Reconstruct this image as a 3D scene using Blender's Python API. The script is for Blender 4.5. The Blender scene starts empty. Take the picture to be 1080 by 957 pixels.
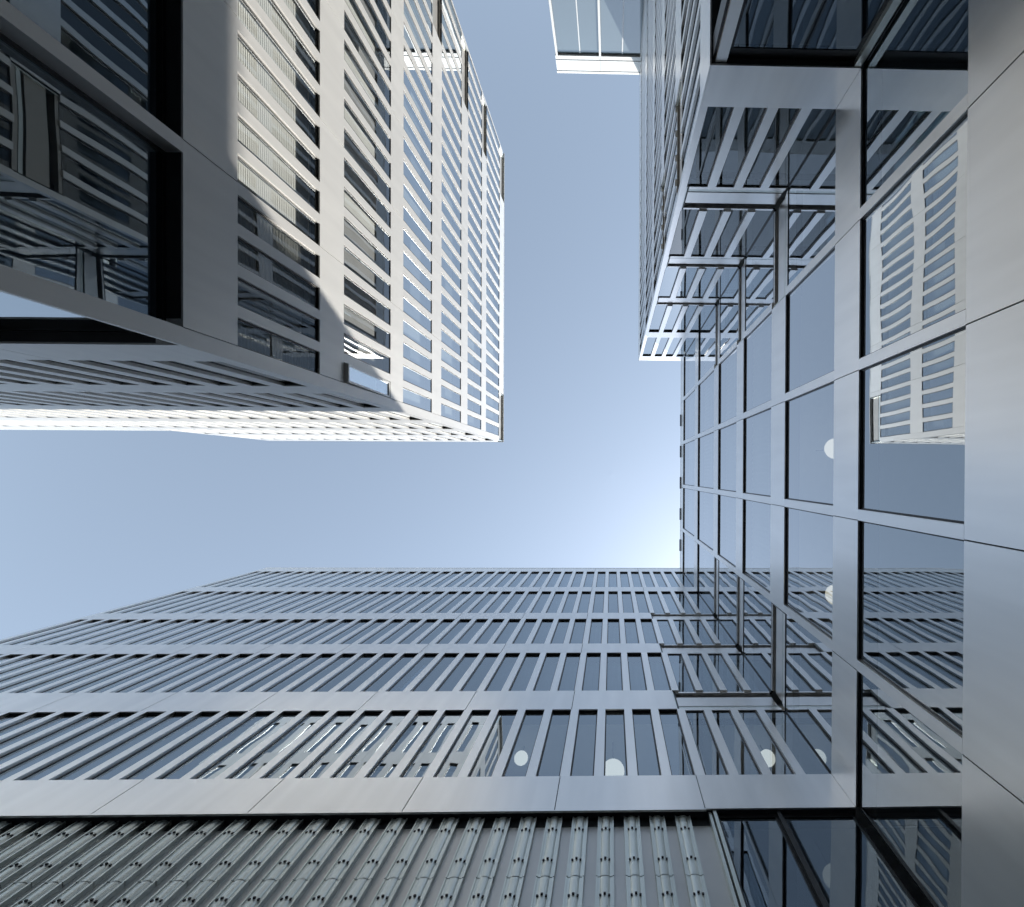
import bpy, math, random
from mathutils import Vector, Matrix
random.seed(11)
SC = bpy.context.scene
COL = SC.collection

# ------------------------------------------------------------------ camera
cam_d = bpy.data.cameras.new('camera')
cam = bpy.data.objects.new('camera', cam_d)
COL.objects.link(cam)
R0 = (0.99977794, 0.00447347, -0.02059284)
R1 = (-0.00435283, 0.99997312, 0.00589962)
R2 = (0.02061868, -0.00580868, 0.99977054)
fx = lambda r: Vector((r[0], -r[1], r[2]))
right, up, back = fx(R0), fx(R1), -fx(R2)
cam.matrix_world = Matrix(((right.x, up.x, back.x, 0), (right.y, up.y, back.y, 0),
                           (right.z, up.z, back.z, 0), (0, 0, 0, 1)))
cam_d.sensor_width = 36.0
cam_d.lens = 530.0 / 1080.0 * 36.0
cam_d.shift_x = (540.0 - 655.6073) / 1080.0
cam_d.shift_y = (503.8177 - 478.5) / 1080.0
cam_d.clip_start = 0.05
cam_d.clip_end = 6000
SC.camera = cam

# ------------------------------------------------------------------ sky, sun, exposure
SUN = Vector((1 / 2.19, 1 / 2.12, 1.0)).normalized()
w = bpy.data.worlds.new('World')
SC.world = w
w.use_nodes = True
nt = w.node_tree
bg = nt.nodes['Background']
sky = nt.nodes.new('ShaderNodeTexSky')
sky.sky_type = 'NISHITA'
sky.sun_disc = False
sky.sun_elevation = math.asin(SUN.z)
sky.sun_rotation = math.atan2(SUN.x, SUN.y)
sky.air_density = 1.0
sky.dust_density = 0.5
sky.ozone_density = 1.2
hsv = nt.nodes.new('ShaderNodeHueSaturation')
hsv.inputs['Saturation'].default_value = 0.46
hsv.inputs['Hue'].default_value = 0.482
nt.links.new(sky.outputs[0], hsv.inputs['Color'])
gam = nt.nodes.new('ShaderNodeGamma')
gam.inputs['Gamma'].default_value = 1.55
nt.links.new(hsv.outputs[0], gam.inputs['Color'])
vsc = nt.nodes.new('ShaderNodeVectorMath'); vsc.operation = 'SCALE'
vsc.inputs['Scale'].default_value = 0.52
nt.links.new(gam.outputs[0], vsc.inputs[0])
nt.links.new(vsc.outputs[0], bg.inputs[0])
bg.inputs[1].default_value = 0.10
sd = bpy.data.lights.new('sun', 'SUN')
sd.energy = 2.8
sd.angle = math.radians(0.5)
sd.color = (1.0, 0.95, 0.86)
so = bpy.data.objects.new('sun', sd)
COL.objects.link(so)
so.rotation_euler = (-SUN).to_track_quat('-Z', 'Y').to_euler()
so.location = SUN * 60
SC.view_settings.view_transform = 'Standard'
SC.view_settings.look = 'None'
SC.view_settings.exposure = 1.45
SC.view_settings.gamma = 1.0
SC.view_settings.use_curve_mapping = False
SC.render.engine = 'CYCLES'
cy = SC.cycles
cy.max_bounces = 12
cy.diffuse_bounces = 4
cy.glossy_bounces = 6
cy.transparent_max_bounces = 14
cy.transmission_bounces = 4
cy.sample_clamp_indirect = 6.0
cy.caustics_reflective = False

# ------------------------------------------------------------------ materials
def mat(name):
    m = bpy.data.materials.new(name)
    m.use_nodes = True
    n = m.node_tree
    return m, n, n.nodes['Principled BSDF']

def metal(name, col, metallic, rough, var=0.05, streak=0.5):
    m, n, p = mat(name)
    geo = n.nodes.new('ShaderNodeNewGeometry')
    obi = n.nodes.new('ShaderNodeObjectInfo')
    add = n.nodes.new('ShaderNodeMath'); add.operation = 'ADD'
    n.links.new(geo.outputs['Random Per Island'], add.inputs[0])
    n.links.new(obi.outputs['Random'], add.inputs[1])
    mr = n.nodes.new('ShaderNodeMapRange')
    mr.inputs['From Max'].default_value = 2.0
    mr.inputs['To Min'].default_value = 1 - var
    mr.inputs['To Max'].default_value = 1 + var * 0.6
    n.links.new(add.outputs[0], mr.inputs['Value'])
    tc = n.nodes.new('ShaderNodeTexCoord')
    # weathering: soft rain streaks that run down the wall
    mp = n.nodes.new('ShaderNodeMapping')
    mp.inputs['Scale'].default_value = (3.2, 3.2, 0.35)
    n.links.new(tc.outputs['Object'], mp.inputs[0])
    no = n.nodes.new('ShaderNodeTexNoise')
    no.inputs['Scale'].default_value = 1.0
    no.inputs['Detail'].default_value = 2.5
    n.links.new(mp.outputs[0], no.inputs['Vector'])
    mr2 = n.nodes.new('ShaderNodeMapRange')
    mr2.inputs['From Min'].default_value = 0.3
    mr2.inputs['From Max'].default_value = 0.7
    mr2.inputs['To Min'].default_value = 1 - 0.10 * streak
    mr2.inputs['To Max'].default_value = 1 + 0.06 * streak
    n.links.new(no.outputs[0], mr2.inputs['Value'])
    mu = n.nodes.new('ShaderNodeMath'); mu.operation = 'MULTIPLY'
    n.links.new(mr.outputs[0], mu.inputs[0]); n.links.new(mr2.outputs[0], mu.inputs[1])
    vm = n.nodes.new('ShaderNodeVectorMath'); vm.operation = 'SCALE'
    vm.inputs[0].default_value = col
    n.links.new(mu.outputs[0], vm.inputs['Scale'])
    n.links.new(vm.outputs[0], p.inputs['Base Color'])
    p.inputs['Metallic'].default_value = metallic
    rr = n.nodes.new('ShaderNodeMapRange')
    rr.inputs['From Min'].default_value = 0.3
    rr.inputs['From Max'].default_value = 0.7
    rr.inputs['To Min'].default_value = rough * 0.96
    rr.inputs['To Max'].default_value = rough * 1.04
    n.links.new(no.outputs[0], rr.inputs['Value'])
    n.links.new(rr.outputs[0], p.inputs['Roughness'])
    return m

def plain(name, col, rough=0.6, metallic=0.0, noise=0.12, scale=4.0):
    m, n, p = mat(name)
    tc = n.nodes.new('ShaderNodeTexCoord')
    no = n.nodes.new('ShaderNodeTexNoise')
    no.inputs['Scale'].default_value = scale
    no.inputs['Detail'].default_value = 6
    n.links.new(tc.outputs['Object'], no.inputs['Vector'])
    mr = n.nodes.new('ShaderNodeMapRange')
    mr.inputs['From Min'].default_value = 0.3
    mr.inputs['From Max'].default_value = 0.7
    mr.inputs['To Min'].default_value = 1 - noise
    mr.inputs['To Max'].default_value = 1 + noise
    n.links.new(no.outputs[0], mr.inputs['Value'])
    vm = n.nodes.new('ShaderNodeVectorMath'); vm.operation = 'SCALE'
    vm.inputs[0].default_value = col
    n.links.new(mr.outputs[0], vm.inputs['Scale'])
    n.links.new(vm.outputs[0], p.inputs['Base Color'])
    p.inputs['Roughness'].default_value = rough
    p.inputs['Metallic'].default_value = metallic
    return m

def glass(name, tint, r0=0.32, refl=(0.92, 0.97, 1.0), wav=0.006, back=None):
    """coated double glazing: mirror-like coating over a tinted see-through (or back-painted) sheet"""
    m = bpy.data.materials.new(name)
    m.use_nodes = True
    n = m.node_tree
    n.nodes.remove(n.nodes['Principled BSDF'])
    out = n.nodes['Material Output']
    fr = n.nodes.new('ShaderNodeFresnel'); fr.inputs['IOR'].default_value = 1.5
    mr = n.nodes.new('ShaderNodeMapRange')
    mr.inputs['To Min'].default_value = r0
    mr.inputs['To Max'].default_value = 1.0
    n.links.new(fr.outputs[0], mr.inputs['Value'])
    gl = n.nodes.new('ShaderNodeBsdfGlossy')
    gl.inputs['Roughness'].default_value = 0.0
    gl.inputs['Color'].default_value = (*refl, 1)
    geo = n.nodes.new('ShaderNodeNewGeometry')
    io = n.nodes.new('ShaderNodeMapRange')
    io.inputs['To Min'].default_value = 1.5
    io.inputs['To Max'].default_value = 1 / 1.5
    n.links.new(geo.outputs['Backfacing'], io.inputs['Value'])
    n.links.new(io.outputs[0], fr.inputs['IOR'])
    obi = n.nodes.new('ShaderNodeObjectInfo')
    tc = n.nodes.new('ShaderNodeTexCoord')
    sc = n.nodes.new('ShaderNodeVectorMath'); sc.operation = 'SCALE'
    sc.inputs['Scale'].default_value = 37.0
    cb = n.nodes.new('ShaderNodeCombineXYZ')
    n.links.new(geo.outputs['Random Per Island'], cb.inputs[0])
    n.links.new(obi.outputs['Random'], cb.inputs[1])
    n.links.new(cb.outputs[0], sc.inputs[0])
    ad = n.nodes.new('ShaderNodeVectorMath'); ad.operation = 'ADD'
    n.links.new(tc.outputs['Object'], ad.inputs[0]); n.links.new(sc.outputs[0], ad.inputs[1])
    no = n.nodes.new('ShaderNodeTexNoise')
    no.inputs['Scale'].default_value = 0.55
    no.inputs['Detail'].default_value = 1.0
    n.links.new(ad.outputs[0], no.inputs['Vector'])
    bp = n.nodes.new('ShaderNodeBump')
    bp.inputs['Strength'].default_value = 1.0
    bp.inputs['Distance'].default_value = wav
    n.links.new(no.outputs[0], bp.inputs['Height'])
    n.links.new(bp.outputs[0], gl.inputs['Normal'])
    if back is None:
        tr = n.nodes.new('ShaderNodeBsdfTransparent')
        tr.inputs['Color'].default_value = (*tint, 1)
    else:
        tr = n.nodes.new('ShaderNodeBsdfDiffuse')
        tr.inputs['Color'].default_value = (*back, 1)
    mx = n.nodes.new('ShaderNodeMixShader')
    n.links.new(mr.outputs[0], mx.inputs[0])
    n.links.new(tr.outputs[0], mx.inputs[1])
    n.links.new(gl.outputs[0], mx.inputs[2])
    n.links.new(mx.outputs[0], out.inputs[0])
    return m

def emit(name, col, s):
    m, n, p = mat(name)
    p.inputs['Base Color'].default_value = (0.8, 0.8, 0.78, 1)
    p.inputs['Emission Color'].default_value = (*col, 1)
    p.inputs['Emission Strength'].default_value = s
    return m

M_TOWER = metal('tower_aluminium', (0.84, 0.835, 0.82), 0.32, 0.45)
M_STAIR = metal('stair_white', (0.62, 0.62, 0.61), 0.1, 0.5)
M_GREY = metal('grey_aluminium', (0.94, 0.925, 0.905), 0.82, 0.30)
M_PALE = metal('pale_cladding', (0.93, 0.925, 0.915), 0.8, 0.32, 0.03, 0.4)
M_SHADE = plain('painted_shade', (0.022, 0.025, 0.03), 0.5)  # near-black for the shadow painted below the spandrel
M_FRAME = plain('black_frame', (0.012, 0.013, 0.016), 0.35)
M_BACK = plain('joint_backing', (0.03, 0.032, 0.036), 0.7)
M_GLASS = glass('coated_glass', (0.74, 0.80, 0.83), 0.45)
M_GLASST = glass('clear_glass', (0.93, 0.95, 0.95), 0.07)
M_GLASSD = glass('dark_glass', (0.34, 0.42, 0.46), 0.10)
M_GLASSR = glass('silver_glass', (0.74, 0.80, 0.83), 0.62, refl=(0.96, 0.98, 1.0))
M_GLASSN = glass('blue_glass', (0.42, 0.51, 0.60), 0.34, refl=(0.84, 0.93, 1.0))
M_GLASSB = glass('base_glass', (0.16, 0.21, 0.27), 0.16, refl=(0.78, 0.90, 1.0))
M_SGLASS = glass('stair_glass', (0.6, 0.7, 0.72), 0.16, back=(0.13, 0.16, 0.175))
M_CEIL = plain('white_ceiling', (0.80, 0.80, 0.80), 0.8, 0, 0.04)
M_CORE = plain('interior_wall', (0.5, 0.5, 0.5), 0.8)
M_BLIND = plain('white_blind', (0.84, 0.84, 0.81), 0.7, 0, 0.05, 1.5)
M_CURT = plain('pale_curtain', (0.80, 0.81, 0.82), 0.9, 0, 0.04, 1.5)
M_BLINDG = plain('grey_blind', (0.42, 0.42, 0.42), 0.8, 0, 0.07, 1.5)
M_WALL = plain('grey_panel', (0.70, 0.70, 0.69), 0.36, 0.5, 0.06, 1.2)
M_RAIL = metal('rail_aluminium', (0.78, 0.83, 0.80), 0.7, 0.38, 0.10, 1.0)
M_CLIP = plain('clip_steel', (0.04, 0.04, 0.045), 0.4, 0.6)
M_LAMP = emit('lamp_glow', (1.0, 0.90, 0.72), 0.6)
M_TAN = metal('tan_shading', (0.60, 0.57, 0.52), 0.5, 0.4)  # tan tone, side-on shading of the recessed bands put into the colour
M_STONE = plain('paving_stone', (0.30, 0.295, 0.285), 0.85, 0, 0.2, 0.8)
M_ASPH = plain('asphalt', (0.055, 0.055, 0.055), 0.9, 0, 0.25, 3.0)

# ------------------------------------------------------------------ builders
class Frame:
    """a wall plane: s runs along it, d stands out of it, z is up"""
    def __init__(self, o, t, n):
        self.o = Vector((*o, 0)); self.t = Vector((*t, 0)); self.n = Vector((*n, 0))
    def pt(self, s, d, z):
        return self.o + self.t * s + self.n * d + Vector((0, 0, z))

class MB:
    def __init__(self):
        self.v = []; self.f = []; self.m = []; self.mats = []
    def mi(self, m):
        if m not in self.mats: self.mats.append(m)
        return self.mats.index(m)
    def hexa(self, p, m):
        """p: 8 points, bottom ring 0-3 and top ring 4-7"""
        b = len(self.v); self.v += [Vector(q) for q in p]
        fs = [(0, 3, 2, 1), (4, 5, 6, 7), (0, 1, 5, 4), (1, 2, 6, 5), (2, 3, 7, 6), (3, 0, 4, 7)]
        e1, e2, e3 = p[1] - p[0], p[3] - p[0], p[4] - p[0]
        if e1.cross(e2).dot(e3) < 0: fs = [tuple(reversed(q)) for q in fs]
        for q in fs:
            self.f.append(tuple(b + i for i in q)); self.m.append(self.mi(m))
    def box(self, F, s0, s1, d0, d1, z0, z1, m):
        P = F.pt
        self.hexa([P(s0, d0, z0), P(s1, d0, z0), P(s1, d1, z0), P(s0, d1, z0),
                   P(s0, d0, z1), P(s1, d0, z1), P(s1, d1, z1), P(s0, d1, z1)], m)
    def quad(self, F, s0, s1, d, z0, z1, m):
        b = len(self.v); P = F.pt
        q = [P(s0, d, z0), P(s1, d, z0), P(s1, d, z1), P(s0, d, z1)]
        if (q[1] - q[0]).cross(q[2] - q[0]).dot(F.n) < 0: q.reverse()
        self.v += q; self.f.append((b, b + 1, b + 2, b + 3)); self.m.append(self.mi(m))
    def slat(self, F, s0, s1, d, z, w_, tilt, th, m):
        P = F.pt; c, s = math.cos(tilt) * w_ / 2, math.sin(tilt) * w_ / 2
        nx, nz = -math.sin(tilt) * th, math.cos(tilt) * th
        a = [(-c, -s), (c, s), (c + nx, s + nz), (-c + nx, -s + nz)]
        self.hexa([P(s0, d + a[0][0], z + a[0][1]), P(s1, d + a[0][0], z + a[0][1]),
                   P(s1, d + a[1][0], z + a[1][1]), P(s0, d + a[1][0], z + a[1][1]),
                   P(s0, d + a[3][0], z + a[3][1]), P(s1, d + a[3][0], z + a[3][1]),
                   P(s1, d + a[2][0], z + a[2][1]), P(s0, d + a[2][0], z + a[2][1])], m)
    def build(self, name, parent=None, stuff=False):
        if not self.v: return None
        me = bpy.data.meshes.new(name)
        lo = Vector([min(v[i] for v in self.v) for i in range(3)])
        hi = Vector([max(v[i] for v in self.v) for i in range(3)])
        org = Vector(((lo.x + hi.x) / 2, (lo.y + hi.y) / 2, lo.z))
        me.from_pydata([v - org for v in self.v], [], self.f)
        for m in self.mats: me.materials.append(m)
        me.polygons.foreach_set('material_index', self.m)
        me.update()
        o = bpy.data.objects.new(name, me)
        COL.objects.link(o)
        if parent is not None:
            o.parent = parent
            base = parent.location.copy()
            pp = parent.parent
            while pp is not None:
                base += pp.location; pp = pp.parent
            o.location = org - base
        else:
            o.location = org
        if stuff: o['kind'] = 'stuff'
        return o

def thing(name, label, cat, loc, group=None):
    o = bpy.data.objects.new(name, None)
    o.empty_display_size = 0.5
    COL.objects.link(o)
    o.location = loc
    o['label'] = label; o['category'] = cat
    if group: o['group'] = group
    return o

GZ = -1.6                                    # pavement, metres below the lens
# ------------------------------------------------------------------ ground
def structure(name, mb):
    o = mb.build(name); o['kind'] = 'structure'; return o
W0 = Frame((0, 0), (1, 0), (0, 1))
g = MB(); g.hexa([Vector(p) for p in ((-1500, -1500, GZ - .5), (1500, -1500, GZ - .5), (1500, 1500, GZ - .5), (-1500, 1500, GZ - .5),
                                      (-1500, -1500, GZ - .13), (1500, -1500, GZ - .13), (1500, 1500, GZ - .13), (-1500, 1500, GZ - .13))], M_ASPH)
structure('ground', g)
g = MB()
for i in range(-28, 22):
    for j in range(-30, 26):
        g.box(W0, i * 1.2, i * 1.2 + 1.19, j * 1.2, j * 1.2 + 1.19, GZ - .12, GZ, M_STONE)
structure('pavement', g)

# ------------------------------------------------------------------ facade pieces
def panels(F, s0, s1, z0, z1, joints, m, depth=0.40, gap=0.016, bs=0.0):
    """a storey-high band of flush sheets with open joints over a dark backing"""
    mb = MB()
    mb.box(F, s0 + bs, s1, -depth, -0.032, z0 + 0.004, z1 - 0.004, M_BACK)
    c = [s0] + sorted(j for j in joints if s0 + 0.25 < j < s1 - 0.25) + [s1]
    for a, b in zip(c, c[1:]):
        mb.box(F, a + (gap / 2 if a > s0 else 0), b - (gap / 2 if b < s1 else 0), -0.03, 0, z0, z1, m)
    return mb

def band(F, s0, s1, z0, z1, m, ends=(True, True)):
    """recessed corner band: dark gap, set-back sheet, two thin strips"""
    h = z1 - z0
    mb = MB()
    e = 0.07
    a = s0 + (e if ends[0] else 0); b = s1 - (e if ends[1] else 0)
    mb.box(F, s0, s1, -0.44, -0.26, z0 + .01, z1 - .01, M_FRAME)
    mb.box(F, a, b, -0.26, -0.10, z0 + h * .32, z0 + h * .78, m)
    mb.box(F, a, b, -0.26, -0.04, z0, z0 + h * .10, m)
    mb.box(F, a, b, -0.26, -0.07, z0 + h * .14, z0 + h * .23, M_RAIL)
    mb.box(F, a, b, -0.26, -0.05, z0 + h * .93, z1, m)
    for k, x in ((0, s0), (1, s1 - e)):
        if ends[k]:
            mb.box(F, x, x + e * .36, -0.26, -0.03, z0, z1, M_RAIL)
            mb.box(F, x + e * .6, x + e, -0.26, -0.05, z0, z1, M_FRAME)
    return mb

def pane_mb(F, s0, s1, z0, z1, rec, gm, fr=0.03, head=0.03, mb=None):
    mb = mb or MB()
    d0, d1 = -rec - 0.05, -rec + 0.012
    mb.box(F, s0, s0 + fr, d0, d1, z0, z1, M_FRAME)
    mb.box(F, s1 - fr, s1, d0, d1, z0, z1, M_FRAME)
    mb.box(F, s0 + fr, s1 - fr, d0, d1, z1 - head, z1, M_FRAME)
    mb.box(F, s0 + fr, s1 - fr, d0, d1, z0, z0 + fr, M_FRAME)
    mb.quad(F, s0 + fr, s1 - fr, -rec, z0 + fr, z1 - head, gm)
    return mb

class Budget:
    """the pieces that show largest become parts of their own, the far rest one part"""
    def __init__(self): self.items = []
    def add(self, size, fn): self.items.append((size, fn))
    def flush(self, root, name, rest, n=96):
        self.items.sort(key=lambda t: -t[0])
        for _, fn in self.items[:n]:
            mb = MB(); fn(mb); mb.build(name, root)
        if len(self.items) > n:
            mb = MB()
            for _, fn in self.items[n:]: fn(mb)
            mb.build(rest, root, stuff=True)

def shown(F, s0, s1, z0, z1):
    """how large a piece shows from the lens (pixels squared, roughly), 0 outside the frame"""
    pts = [F.pt(s, 0, z) for s in (s0, s1) for z in (z0, z1)]
    px = [(644.7 + 530 * p.x / p.z, 500.7 + 530 * p.y / p.z) for p in pts]
    x0, x1 = min(p[0] for p in px), max(p[0] for p in px)
    y0, y1 = min(p[1] for p in px), max(p[1] for p in px)
    x0, x1, y0, y1 = max(x0, 0), min(x1, 1080), max(y0, 0), min(y1, 957)
    return max(0, x1 - x0) * max(0, y1 - y0)

def openings(F, s0, s1, muls, mw, z0, z1, rec, mm, gm, BM, BP, skip=(), mtop=None):
    """mullions [m, m+mw] and the panes between them"""
    ms = sorted(m for m in muls if s0 + 0.02 < m and m + mw < s1 - 0.02)
    for m in ms:
        BM.add(shown(F, m, m + mw, z0, z1), lambda mb, m=m: mb.box(F, m, m + mw, -rec - 0.06, 0, z0, z1, mm))
    edges = [s0] + [x for m in ms for x in (m, m + mw)] + [s1]
    for k in range(0, len(edges), 2):
        a, b = edges[k], edges[k + 1]
        if any(a - .05 < q < b + .05 for q in skip): continue
        BP.add(shown(F, a, b, z0, z1), lambda mb, a=a, b=b: pane_mb(F, a, b, z0, z1, rec, gm, mb=mb))

def slab_part(root, name, x0, x1, y0, y1, z0, z1, m):
    mb = MB(); mb.hexa([Vector(p) for p in ((x0, y0, z0), (x1, y0, z0), (x1, y1, z0), (x0, y1, z0),
                                            (x0, y0, z1), (x1, y0, z1), (x1, y1, z1), (x0, y1, z1))], m)
    return mb.build(name, root)

# ------------------------------------------------------------------ levels and planes (metres from the lens)
A, TY, TN = 6.428, -1.91, -18.78             # tower: street face x = -A, corner y = TY, far end TN
ZT = [7.682, 8.782, 11.213, 12.208, 14.761, 15.644, 18.117, 19.110, 21.606, 22.578, 24.958, 25.878, 28.891, 30.056]
B_, C_, C2, E_ = 6.10, 4.524, 1.756, -7.432  # long block face y, glass block face x, wing face x, wing end y
XL = -22.17
ZB = [6.347, 9.120, 10.146, 13.038, 14.164, 17.194, 18.118, 21.237, 22.142, 26.235, 27.219, 31.575, 32.693]
MOD = 2.75; PI_ = MOD / 4
MT = 2.81; PT = MT / 4

# ================================================================== 1. tower on the left
tower = thing('office_tower', 'white slatted tower at upper left whose tall street face is lit by the sun', 'tower', (-A - 12, (TY + TN) / 2, GZ))
FE = Frame((-A, 0), (0, -1), (1, 0))          # s = -y
FS = Frame((0, TY), (-1, 0), (0, 1))          # s = -x
XW = -46.0
XU = 20.2                                     # the two top storeys stop here (s of the side face)
s_n, s_f = -TY, -TN                           # 1.91 .. 18.78
jo = [2.18 + MT * k for k in range(0, 6)]
muE = [2.18 + PT * k - 0.21 for k in range(1, 24)]
BM, BP = Budget(), Budget()
muS = [A + 0.27 + PT * k - 0.21 for k in range(1, 57)]
joS = [A + 0.27 + MT * k for k in range(1, 14)]
lastj = jo[-1]
# storeys
for i in range(1, 13, 2):
    z0, z1 = ZT[i], ZT[i + 1]
    skip = [2.6] if i == 3 else []
    # corner pier: one post that turns the corner
    pier = MB()
    pier.hexa([Vector(p) for p in ((-A - .27, TY - .27, z0), (-A, TY - .27, z0), (-A, TY, z0), (-A - .27, TY, z0),
                                   (-A - .27, TY - .27, z1), (-A, TY - .27, z1), (-A, TY, z1), (-A - .27, TY, z1))], M_TOWER)
    pier.build('corner_pier', tower)
    openings(FE, s_n + .27, s_f, muE, 0.21, z0, z1, 0.055 if i == 1 else 0.022, M_TOWER, M_GLASST if i < 5 else M_GLASS, BM, BP, skip)
    openings(FS, A + .27, -XW if i < 9 else XU, muS, 0.30, z0, z1, 0.07, M_TOWER, M_GLASS, BM, BP)
BM.flush(tower, 'mullion', 'far_mullions')
BP.flush(tower, 'window_pane', 'far_window_panes')
for i in range(0, 14, 2):
    z0, z1 = ZT[i], ZT[i + 1]
    far_band = i in (6, 8, 10, 12)
    near_band = i == 12
    a = s_n; b = s_f
    if far_band: b = s_f - MT + .09; band(FE, b, s_f, z0, z1, M_TAN).build('corner_band', tower)
    if near_band:
        a = s_n + MT; band(FE, s_n + .04, a, z0, z1, M_TAN).build('corner_band', tower)
    panels(FE, a, b, z0, z1, jo, M_TOWER, bs=.402 if not near_band else 0).build('spandrel', tower)
    panels(FS, A + .402, -XW if i < 9 else XU, z0, z1, joS, M_TOWER).build('spandrel', tower)
    cor = MB(); cor.box(FS, A + (.034 if not near_band else .3), A + .402, -.40, 0, z0, z1, M_TOWER)
    cor.build('corner_panel', tower)
# tall ground storey glazing, deep reveals
zg0, zg1 = GZ + 0.25, ZT[0]
gm_ = [4.79, 7.60, 10.41, 13.22, 16.03]
BP2 = Budget(); BM2 = Budget()
pier = MB()
pier.hexa([Vector(p) for p in ((-A - .06, TY - .27, GZ), (-A, TY - .27, GZ), (-A, TY, GZ), (-A - .06, TY, GZ),
                               (-A - .06, TY - .27, zg1), (-A, TY - .27, zg1), (-A, TY, zg1), (-A - .06, TY, zg1))], M_TOWER)
pier.build('corner_pier', tower)
e = [s_n + .27]
for m in gm_: e += [m, m + .2]
e += [s_f]
for k in range(0, len(e), 2):
    mb = pane_mb(FE, e[k], e[k + 1], zg0, zg1, 0.26, M_GLASSB, 0.06, 0.05)
    mb.build('shop_window', tower)
for m in gm_:
    mb = MB(); mb.box(FE, m, m + .2, -.42, 0, GZ, zg1, M_TOWER); mb.build('ground_pier', tower)
e = [A + .06]; x = A + .27 + MT - .2
while x < -XW - 3: e += [x, x + .2]; x += MT
e += [-XW]
for k in range(0, len(e), 2):
    pane_mb(FS, e[k], e[k + 1], zg0, zg1, 0.20, M_GLASS, 0.06, 0.05).build('shop_window', tower)
    if k: mb = MB(); mb.box(FS, e[k - 1], e[k], -.42, 0, GZ, zg1, M_TOWER); mb.build('ground_pier', tower)
# inside: ceilings, core, roof
for i in range(0, 14, 2):
    z0, z1 = ZT[i], ZT[i + 1]
    slab_part(tower, 'floor_slab', XW if i < 9 else -XU + .3, -A - .41, TN + .41, TY - .41, z0 + .05, z1 - .03, M_CEIL)
slab_part(tower, 'core', XW + 1, -A - 4.2, TN + 3.5, TY - 3.5, GZ, ZT[9] - .2, M_CORE)
slab_part(tower, 'core', -XU + 4, -A - 4.2, TN + 3.5, TY - 3.5, ZT[9] - .1, ZT[13] - 1, M_CORE)
slab_part(tower, 'end_wall', -XU - .0, -XU + .28, TN + .0, TY - .41, ZT[9] + .02, ZT[13], M_TOWER)
mb = MB(); mb.box(FS, XU + .002, -XW, -.35, 0, ZT[9] + .002, 23.4, M_TOWER); mb.build('low_parapet', tower)
mb = MB()
mb.hexa([Vector(p) for p in ((XW, TN + .0, GZ), (-A - .05, TN + .0, GZ), (-A - .05, TN - .25, GZ), (XW, TN - .25, GZ),
                             (XW, TN + .0, ZT[13]), (-A - .05, TN + .0, ZT[13]), (-A - .05, TN - .25, ZT[13]), (XW, TN - .25, ZT[13]))], M_TOWER)
mb.build('end_wall', tower)
cop = MB()
cop.box(FE, s_n - .012, s_f + .25, -.5, .012, ZT[13] + .002, ZT[13] + .05, M_TOWER)
cop.box(FS, A + .5, XU, -.5, .012, ZT[13] + .002, ZT[13] + .05, M_TOWER)
cop.build('coping', tower)
# blinds behind the glass: venetian on the first storey, rollers above
z0, z1 = ZT[1], ZT[2]
for k in range(24):
    s0 = 2.18 + PT * k; s1 = s0 + PT - .21
    if s1 > s_f: break
    closed = s0 > 4.9
    if k in (1,): continue
    mb = MB()
    zz = z1 - 0.08
    bot = z0 + 0.04
    while zz > bot:
        mb.slat(FE, s0 + .01, s1 + .16, -.23, zz, .075 if closed else .08, math.radians(-84 if closed else -28), .004, M_BLIND)
        zz -= .055 if closed else .09
    mb.box(FE, s0 + .01, s1 + .16, -.27, -.20, z1 - .06, z1 - .01, M_BLIND)
    mb.build('venetian_blind', tower)
for i in (3, 5, 7, 9, 11):
    z0, z1 = ZT[i], ZT[i + 1]
    stuffmb = MB()
    for k in range(24):
        s0 = 2.18 + PT * k; s1 = s0 + PT - .21
        if s1 > s_f: break
        r = random.random()
        if i == 3 and k == 0: continue
        if r < (0.75 if i == 3 else 0.5):
            drop = random.choice((1.0, 1.0, .8, .55))
            mb = MB() if i == 3 else stuffmb
            mb.box(FE, s0 - .03, s1 + .10, -.235, -.23, z1 - .02 - (z1 - z0 - .04) * drop, z1 - .02, random.choice((M_BLINDG, M_BLINDG, M_BLIND)))
            if i == 3: mb.build('roller_blind', tower)
    if i != 3: stuffmb.build('far_roller_blinds', tower, stuff=True)
# an open hopper sash near the corner of the second storey
def sash(F, s0, s1, z0, z1, rec, ang, root, gm, fm, hinge='side'):
    h = thing_part = MB()
    fr = .05
    ca, sa = math.cos(ang), math.sin(ang)
    def q(s, dd, z):
        if hinge == 'side':
            return F.pt(s0 + (s - s0) * ca - dd * sa, -rec + (s - s0) * sa + dd * ca, z)
        return F.pt(s, -rec + (z1 - z) * sa + dd * ca, z1 - (z1 - z) * ca + dd * sa)
    def bx(a, b, c, d, m, t0=-.03, t1=.03):
        h.hexa([q(a, t0, c), q(b, t0, c), q(b, t1, c), q(a, t1, c), q(a, t0, d), q(b, t0, d), q(b, t1, d), q(a, t1, d)], m)
    bx(s0, s0 + fr, z0, z1, fm); bx(s1 - fr, s1, z0, z1, fm)
    bx(s0 + fr, s1 - fr, z0, z0 + fr, fm); bx(s0 + fr, s1 - fr, z1 - fr, z1, fm)
    bx(s0 + fr, s1 - fr, z0 + fr, z1 - fr, gm, -.006, .006)
    o = h.build('open_sash', root)
    return o
o = sash(FE, 2.20, 2.20 + PT - .25, ZT[3] + .05, ZT[4] - .05, .03, math.radians(2), tower, M_GLASS, M_TOWER, 'top')
o['label'] = 'slightly tilted open window with a pale frame near the tower corner'

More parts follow.
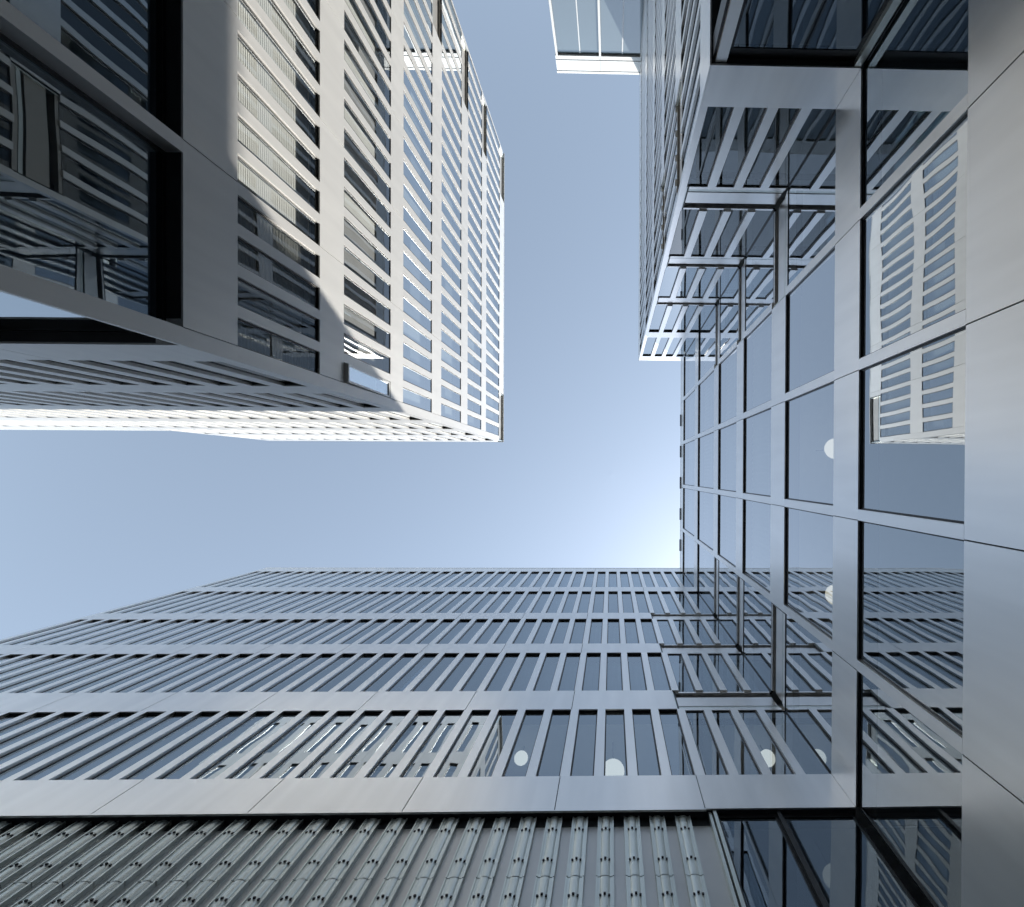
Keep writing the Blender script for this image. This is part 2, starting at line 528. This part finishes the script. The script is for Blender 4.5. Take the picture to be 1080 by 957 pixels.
# ================================================================== 2. long block at the bottom
block = thing('office_block', 'long grey office block filling the bottom with thin upright mullions and a ribbed base', 'office block', (-9, B_ + 5, GZ))
FB = Frame((0, B_), (1, 0), (0, -1))          # s = x
muB = [1.837 - PI_ * k - .10 for k in range(-3, 35)]
joB = [1.745 - MOD * k for k in range(0, 9)]
BM, BP = Budget(), Budget()
for i in range(2, 12, 2):
    z0, z1 = ZB[i], ZB[i + 1]
    skip = []
    if i == 4: skip = [-6.45]
    openings(FB, XL + .2, C_ + .062, muB, .20, z0, z1, 0.08, M_GREY, M_GLASSN, BM, BP, skip)
    mb = MB(); mb.box(FB, XL, XL + .2, -.4, 0, z0, z1, M_GREY); mb.build('corner_pier', block)
BM.flush(block, 'mullion', 'far_mullions')
BP.flush(block, 'window_pane', 'far_window_panes')
for i in range(1, 13, 2):
    z0, z1 = ZB[i], ZB[i + 1]
    if i in (3, 5, 7):
        sx = 1.745
        panels(FB, XL, sx, z0, z1, joB, M_GREY).build('spandrel', block)
        band(FB, sx, C_ - .02, z0, z1, M_GREY, (True, False)).build('corner_band', block)
    else:
        panels(FB, XL, C_ - .004, z0, z1, joB, M_GREY).build('spandrel', block)
    slab_part(block, 'floor_slab', XL + .3, 17.0, B_ + .42, 17.5, z0 + .05, z1 - .03, M_CEIL)
slab_part(block, 'core', XL + 5, 16.0, B_ + 5.0, 16.5, GZ, ZB[12] - 1, M_CORE)
slab_part(block, 'end_wall', XL - .0, XL + .28, B_ + .41, 17.5, GZ, ZB[12], M_GREY)
slab_part(block, 'rear_wall', XL, 17.2, 17.5, 17.8, GZ, ZB[12], M_GREY)
mb = MB(); mb.box(FB, XL - .012, C2 + 3, -.5, .012, ZB[12] + .002, ZB[12] + .05, M_GREY); mb.build('coping', block)
# open side-hung sash in the second storey
for q in muB:
    if q < -6.45: sq = q + .183; break
o = sash(FB, sq + .01, sq + PI_ - .183 - .01, ZB[4] + .03, ZB[5] - .03, .22, math.radians(0), block, M_GLASS, M_FRAME, 'top')
o['label'] = 'window set back in a black frame'
# ribbed base: recessed wall, upright rails with clips
mb = MB()
x1 = 1.80
mb.box(FB, XL, x1, -.40, -.18, GZ, ZB[1] - .01, M_WALL)
mb.build('base_wall', block)
mb = MB(); mb.box(FB, XL, x1 + .02, -.19, -.175, ZB[1] - .20, ZB[1] - .008, M_SHADE); mb.build('painted_shadow', block)  # dark sheet on the wall top, painted shadow of the spandrel
mb = MB(); mb.box(FB, XL, x1 - .04, -.03, .008, ZB[1] - .035, ZB[1] - .006, M_GREY); mb.build('base_trim', block)
def rail_cell(mb, x, z0, z1):
    hw = .128
    mb.box(FB, x - hw, x + hw, -.178, -.115, z0, z1, M_RAIL)          # flat tray
    for e_ in (-1, 1):
        mb.box(FB, x + e_ * hw - .012, x + e_ * hw + .012, -.178, -.098, z0, z1, M_RAIL)
    n_ = 7; r = .072                                               # half-round rib
    pts = [(x - r * math.cos(math.pi * k / n_), -.115 + .026 * math.sin(math.pi * k / n_)) for k in range(n_ + 1)]
    b = len(mb.v)
    for (s, d) in pts: mb.v += [FB.pt(s, d, z0), FB.pt(s, d, z1)]
    for k in range(n_):
        f = (b + 2 * k, b + 2 * k + 1, b + 2 * k + 3, b + 2 * k + 2)
        p = [mb.v[t] for t in f]
        nn = (p[1] - p[0]).cross(p[2] - p[0]); mid = FB.pt((pts[k][0] + pts[k + 1][0]) / 2, 0, 0)
        out = FB.pt(pts[k][0] - x + pts[k + 1][0] - x, pts[k][1] + .115 + pts[k + 1][1] + .115, 0) - FB.o
        if nn.dot(out) < 0: f = tuple(reversed(f))
        mb.f.append(f); mb.m.append(mb.mi(M_RAIL))
zjs = [GZ + .05, 1.85, 4.79, 7.73, ZB[1] - .03]
xr = 1.319
nr = 0
while xr > -13.2:
    mb = MB()
    for a, b in zip(zjs, zjs[1:]): rail_cell(mb, xr + random.uniform(-.004, .004), a + .008, b - .008)
    ro = mb.build('cladding_rail', block)
    zc = 8.74
    while zc > 6.2:
        cb = MB()
        cb.box(FB, xr - .072, xr + .072, -.115, -.100, zc - .018, zc + .018, M_CLIP)
        for e_ in (-1, 1):
            cb.box(FB, xr + e_ * .066 - .016, xr + e_ * .066 + .016, -.100, -.084, zc - .014, zc + .014, M_CLIP)
        cb.box(FB, xr - .018, xr + .018, -.100, -.064, zc + .0, zc + .022, M_CLIP)
        cb.build('clip', ro)
        zc -= .685
    xr -= .463; nr += 1
# glazed entrance bay in the inner corner
mb = MB()
mb.box(FB, x1, x1 + .05, -.36, -.06, GZ, ZB[1] - .01, M_RAIL)
mb.box(FB, x1 + .055, x1 + .075, -.36, -.10, GZ, ZB[1] - .01, M_FRAME)
mb.box(FB, x1 + .08, x1 + .14, -.36, -.03, GZ, ZB[1] - .01, M_RAIL)
mb.build('entrance_post', block)
pane_mb(FB, x1 + .14, 3.05, GZ + .1, ZB[1] - .005, .12, M_GLASSB, .05, .09).build('entrance_pane', block)
mb = MB(); mb.box(FB, 3.05, 3.12, -.2, -.05, GZ, ZB[1] - .005, M_FRAME); mb.build('entrance_post', block)
pane_mb(FB, 3.12, C_ - .06, GZ + .1, ZB[1] - .005, .12, M_GLASSB, .05, .09).build('entrance_pane', block)

# ================================================================== 3. glass-fronted block on the right
gb = thing('glass_building', 'glass fronted block on the right with large square windows above a plain pale base', 'building', (C_ + 6, 0, GZ))
FG = Frame((C_, 0), (0, 1), (-1, 0))          # s = y (towards the bottom of the photo)
JG = [-4.685, -1.934, .818, 3.574]            # joints; each mullion stands just before its joint
s0g, s1g = E_, B_
BM, BP = Budget(), Budget()
muG = [j - .20 for j in JG]
for i in range(0, 12, 2):
    z0, z1 = ZB[i], ZB[i + 1]
    openings(FG, s0g - .082, s1g + .082 if i else s1g - .01, muG, .20, z0, z1, 0.06, M_GREY if i else M_PALE, M_GLASSR if i else M_GLASS, BM, BP)
BM.flush(gb, 'mullion', 'far_mullions')
BP.flush(gb, 'window_pane', 'far_window_panes')
for i in range(1, 13, 2):
    z0, z1 = ZB[i], ZB[i + 1]
    if i in (3, 5, 7):
        band(FG, E_ + .004, JG[0], z0, z1, M_GREY, (False, True)).build('corner_band', gb)
        panels(FG, JG[0], JG[-1], z0, z1, JG, M_GREY).build('spandrel', gb)
        band(FG, JG[-1], B_ - .004, z0, z1, M_GREY, (True, False)).build('corner_band', gb)
    else:
        panels(FG, E_ + .003, B_ - .003, z0, z1, JG, M_GREY).build('spandrel', gb)
    slab_part(gb, 'floor_slab', C_ + .42, 17.0, E_ - 6, B_ + .40, z0 + .05, z1 - .03, M_CEIL)
slab_part(gb, 'core', C_ + 5, 16.0, -20, B_ + 4.9, GZ, ZB[12] - 1, M_CORE)
panels(FG, E_ + .003, B_ - .003, 2.2, ZB[0] - .004, JG, M_PALE, .40, .02).build('base_cladding', gb)
panels(FG, E_ + .003, B_ - .003, GZ, 2.185, JG, M_PALE, .40, .02).build('base_cladding', gb)
mb = MB(); mb.box(FG, E_, B_, -.5, .012, ZB[12] + .002, ZB[12] + .05, M_GREY); mb.build('coping', gb)
# thin black brackets along the roof edge
for k in range(5):
    mb = MB(); y0 = -3.9 + k * 2.02
    mb.box(FG, y0, y0 + .75, .012, .09, ZB[12] - .28, ZB[12] - .2, M_FRAME); mb.build('roof_bracket', gb)

# ================================================================== 4. slatted wing at the upper right
wing = thing('office_wing', 'dark slatted wing at the top right that juts out beside the glass fronted block', 'building wing', (C2 + 5, E_ - 10, GZ))
FW = Frame((C2, 0), (0, -1), (-1, 0))         # s = -y
FK = Frame((0, E_), (1, 0), (0, 1))           # s = x
SW0, SW1 = -E_, 40.0
muW = [SW0 + .2 + PI_ * k - .19 for k in range(1, 47)]
muK = [2.56 - .11, 3.245 - .11, 3.93 - .11]
BM, BP = Budget(), Budget()
for i in range(2, 12, 2):
    z0, z1 = ZB[i], ZB[i + 1]
    mb = MB()
    mb.hexa([Vector(p) for p in ((C2, E_, z0), (C2 + .16, E_, z0), (C2 + .16, E_ - .2, z0), (C2, E_ - .2, z0),
                                 (C2, E_, z1), (C2 + .16, E_, z1), (C2 + .16, E_ - .2, z1), (C2, E_ - .2, z1))], M_GREY)
    mb.build('corner_pier', wing)
    openings(FW, SW0 + .2, SW1, muW, .19, z0, z1, .07, M_GREY, M_GLASSD, BM, BP)
    openings(FK, C2 + .16, C_ + .062, muK, .22, z0, z1, .08, M_GREY, M_GLASSD if i < 6 else M_GLASSN, BM, BP)
BM.flush(wing, 'mullion', 'far_mullions')
BP.flush(wing, 'window_pane', 'far_window_panes')
joW = [SW0 + .2 + MOD * k for k in range(1, 12)]
for i in range(1, 13, 2):
    z0, z1 = ZB[i], ZB[i + 1]
    if i in (3, 5, 7):
        band(FK, C2 + .17, C_ - .004, z0, z1, M_GREY, (True, False)).build('corner_band', wing)
        mb = MB(); mb.box(FK, C2, C2 + .168, -.17, 0, z0, z1, M_GREY); mb.build('corner_panel', wing)
    else:
        panels(FK, C2 + .034, C_ - .004, z0, z1, [1.95], M_GREY).build('spandrel', wing)
    if i in (3, 5):
        band(FW, SW0 + .172, SW0 + .2 + MOD, z0, z1, M_TAN).build('corner_band', wing)
        panels(FW, SW0 + .2 + MOD, SW1, z0, z1, joW, M_GREY).build('spandrel', wing)
    elif i == 7:
        panels(FW, SW0 + .172, SW1, z0, z1, joW, M_GREY).build('spandrel', wing)
    else:
        panels(FW, SW0, SW1, z0, z1, joW, M_GREY, bs=.402).build('spandrel', wing)
    slab_part(wing, 'floor_slab', C2 + .42, 17.0, -SW1, E_ - .42, z0 + .06, z1 - .04, M_CEIL)
slab_part(wing, 'core', C2 + 4.5, 15.9, -SW1, E_ - 4.5, GZ, ZB[12] - 1.1, M_CORE)
mb = MB(); mb.box(FW, SW0 - .012, SW1, -.5, .012, ZB[12] + .002, ZB[12] + .05, M_GREY)
mb.build('coping', wing)
# ground storey of the wing: deep set dark glazing behind a slim post
mb = MB(); mb.box(FK, C2 + .10, C2 + .30, -.30, -.05, GZ, ZB[1] - .004, M_GREY); mb.build('ground_pier', wing)
mb = MB(); mb.box(FK, C2 + .05, C2 + .10, -.5, -.12, GZ, ZB[1] - .004, M_FRAME); mb.build('post_gasket', wing)
pane_mb(FK, C2 + .30, C_ - .13, GZ + .1, ZB[1] - .004, .14, M_GLASSB, .07, .22).build('shop_window', wing)
mb = MB(); mb.box(FK, C_ - .13, C_ - .004, -.25, -.02, GZ, ZB[1] - .004, M_RAIL); mb.build('corner_post', wing)
e = [SW0 + .35]; s = SW0 + MOD
while s < SW1 - 3: e += [s, s + .2]; s += MOD
e += [SW1]
for k in range(0, len(e), 2):
    pane_mb(FW, e[k], e[k + 1], GZ + .1, ZB[1] - .004, .30, M_GLASSB, .08, .12).build('shop_window', wing)
    if k: mb = MB(); mb.box(FW, e[k - 1], e[k], -.36, 0, GZ, ZB[1] - .004, M_GREY); mb.build('ground_pier', wing)

# ================================================================== 5. glazed stair tower at the top
st = thing('stair_tower', 'glazed stair tower at the top edge with a sunlit white parapet', 'stair tower', (-.9, -29, GZ))
FT = Frame((0, -25.99), (1, 0), (0, 1))
XS = -3.587
zt = ZB[12]
cells = [GZ, 3.6, 7.5, 11.4, 15.3, 19.2, 23.1, 27.0, 31.38]
cols = [XS + .10, -.81, C2 - .004]
for a, b in zip(cells, cells[1:]):
    for ca, cb_ in zip(cols, cols[1:]):
        mb = MB()
        mb.quad(FT, ca + .06, cb_ - .06, -.10, a + .06, b - .06, M_SGLASS)
        mb.box(FT, ca + .05, ca + .065, -.13, -.08, a + .05, b - .05, M_FRAME)
        mb.box(FT, cb_ - .065, cb_ - .05, -.13, -.08, a + .05, b - .05, M_FRAME)
        mb.box(FT, ca + .065, cb_ - .065, -.13, -.08, b - .065, b - .05, M_FRAME)
        mb.build('glass_panel', st)
        mb = MB(); xm = (ca + cb_) / 2 + .1
        mb.box(FT, xm - .03, xm + .03, -.095, -.085, a + .06, b - .06, M_STAIR); mb.build('glazing_bar', st)
for c in cols:
    mb = MB(); mb.box(FT, c - .06, c + .06 if c < 1.7 else c, -.16, .03, GZ, 31.38, M_STAIR); mb.build('mullion', st)
for z in cells[1:-1]:
    mb = MB()
    mb.box(FT, cols[0] + .06, cols[1] - .06, -.15, .0, z - .05, z + .05, M_STAIR)
    mb.box(FT, cols[1] + .06, cols[2] - .06, -.15, .0, z - .05, z + .05, M_STAIR)
    mb.build('transom', st)
mb = MB()
mb.box(FT, XS, -.82, -.2, .03, 31.38, 31.66, M_STAIR); mb.box(FT, -.80, C2 - .004, -.2, .03, 31.38, 31.66, M_STAIR)
mb.box(FT, XS, -.82, -.2, .05, 31.69, zt - .2, M_STAIR); mb.box(FT, -.80, C2 - .004, -.2, .05, 31.69, zt - .2, M_STAIR)
mb.box(FT, XS - .02, C2 - .004, -.25, .07, zt - .17, zt, M_STAIR)
mb.box(FT, XS + .02, C2 - .01, -.25, -.02, 31.42, zt - .1, M_BACK)
mb.build('parapet', st)
slab_part(st, 'side_wall', XS, XS + .1, -34, -26.16, GZ, zt - .03, M_STAIR)
slab_part(st, 'rear_wall', XS + .1, C2 - .01, -34, -33.8, GZ, zt - .03, M_STAIR)
slab_part(st, 'roof', XS + .1, C2 - .01, -33.8, -26.3, zt - .6, zt - .4, M_STAIR)

# ================================================================== pleated curtains behind the glass
def curtain(F, s0, s1, d, z0, z1, root):
    mb = MB(); n = max(4, int((s1 - s0) / .045)); b = len(mb.v)
    ph = random.random() * 6
    for k in range(n + 1):
        s = s0 + (s1 - s0) * k / n
        dd = d + .018 * math.sin(s * 34 + ph) + .012 * math.sin(s * 13 + ph * 2)
        mb.v += [F.pt(s, dd, z0), F.pt(s, dd, z1)]
    for k in range(n):
        mb.f.append((b + 2 * k, b + 2 * k + 2, b + 2 * k + 3, b + 2 * k + 1)); mb.m.append(mb.mi(M_CURT))
    return mb.build('curtain', root)
gaps = [E_ - .2] + JG + [B_ + .1]
for i in (4, 6, 8, 10):
    for a, b in zip(gaps, gaps[1:]):
        if random.random() < .92: curtain(FG, a + .02, b - .02, -.34, ZB[i] + .08, ZB[i + 1] + .04, gb)
for i in (4, 6, 8, 10):
    for k in range(-1, 9):
        a = 1.745 - MOD * k - MOD
        if i == 4 and k in (2,): continue
        if random.random() < (.9 if k < 3 else .6): curtain(FB, max(a + .02, XL + .4), a + MOD - .02, -.36, ZB[i] + .08, ZB[i + 1] + .04, block)

# ================================================================== globe lamps inside
def globe(x, y, z, r, top, label):
    t = thing('globe_lamp', label, 'lamp', (x, y, z), 'lit globe lamps behind the glass')
    me = bpy.data.meshes.new('globe')
    vs, fs = [], []
    n, m = 24, 14
    for j in range(m + 1):
        a = math.pi * j / m
        for i in range(n):
            b = 2 * math.pi * i / n
            vs.append((r * math.sin(a) * math.cos(b), r * math.sin(a) * math.sin(b), r * math.cos(a)))
    for j in range(m):
        for i in range(n):
            k = (i + 1) % n
            fs.append((j * n + i, (j + 1) * n + i, (j + 1) * n + k, j * n + k))
    me.from_pydata(vs, [], fs); me.materials.append(M_LAMP)
    for p in me.polygons: p.use_smooth = True
    o = bpy.data.objects.new('globe', me); COL.objects.link(o); o.parent = t
    F = Frame((x, y), (1, 0), (0, 1)); mb = MB()
    mb.box(F, -.012, .012, -.012, .012, z + r - .01, top, M_FRAME)
    mb.box(F, -.05, .05, -.05, .05, z + r - .015, z + r + .05, M_FRAME)
    mb.build('cord', t)
zc = ZB[3] + .05
def lamp_at(px, py, plane, depth, r, label):
    """hang a lamp at a depth behind a facade so that it stands where the photo shows it"""
    u, v = px - 644.7, py - 500.7
    z = 530 * (C_ + depth) / u if plane == 'g' else 530 * (B_ + depth) / v
    globe(u / 530 * z, v / 530 * z, z, r, zc, label)
lamp_at(883, 472, 'g', .85, .25, 'lit globe lamp in the glass block seen against the pale sky reflection')
lamp_at(885, 628, 'g', .85, .25, 'lit globe lamp in the glass block just below the reflected roof edge')
lamp_at(551, 800, 'b', 1.0, .17, 'small lit globe lamp whole between two mullions of the long block')
lamp_at(648, 815, 'b', .9, .27, 'large lit globe lamp cut by the sill of the long block above the ribbed base')
lamp_at(812, 802, 'b', 1.0, .20, 'lit globe lamp in the inner corner of the long block partly behind a mullion')
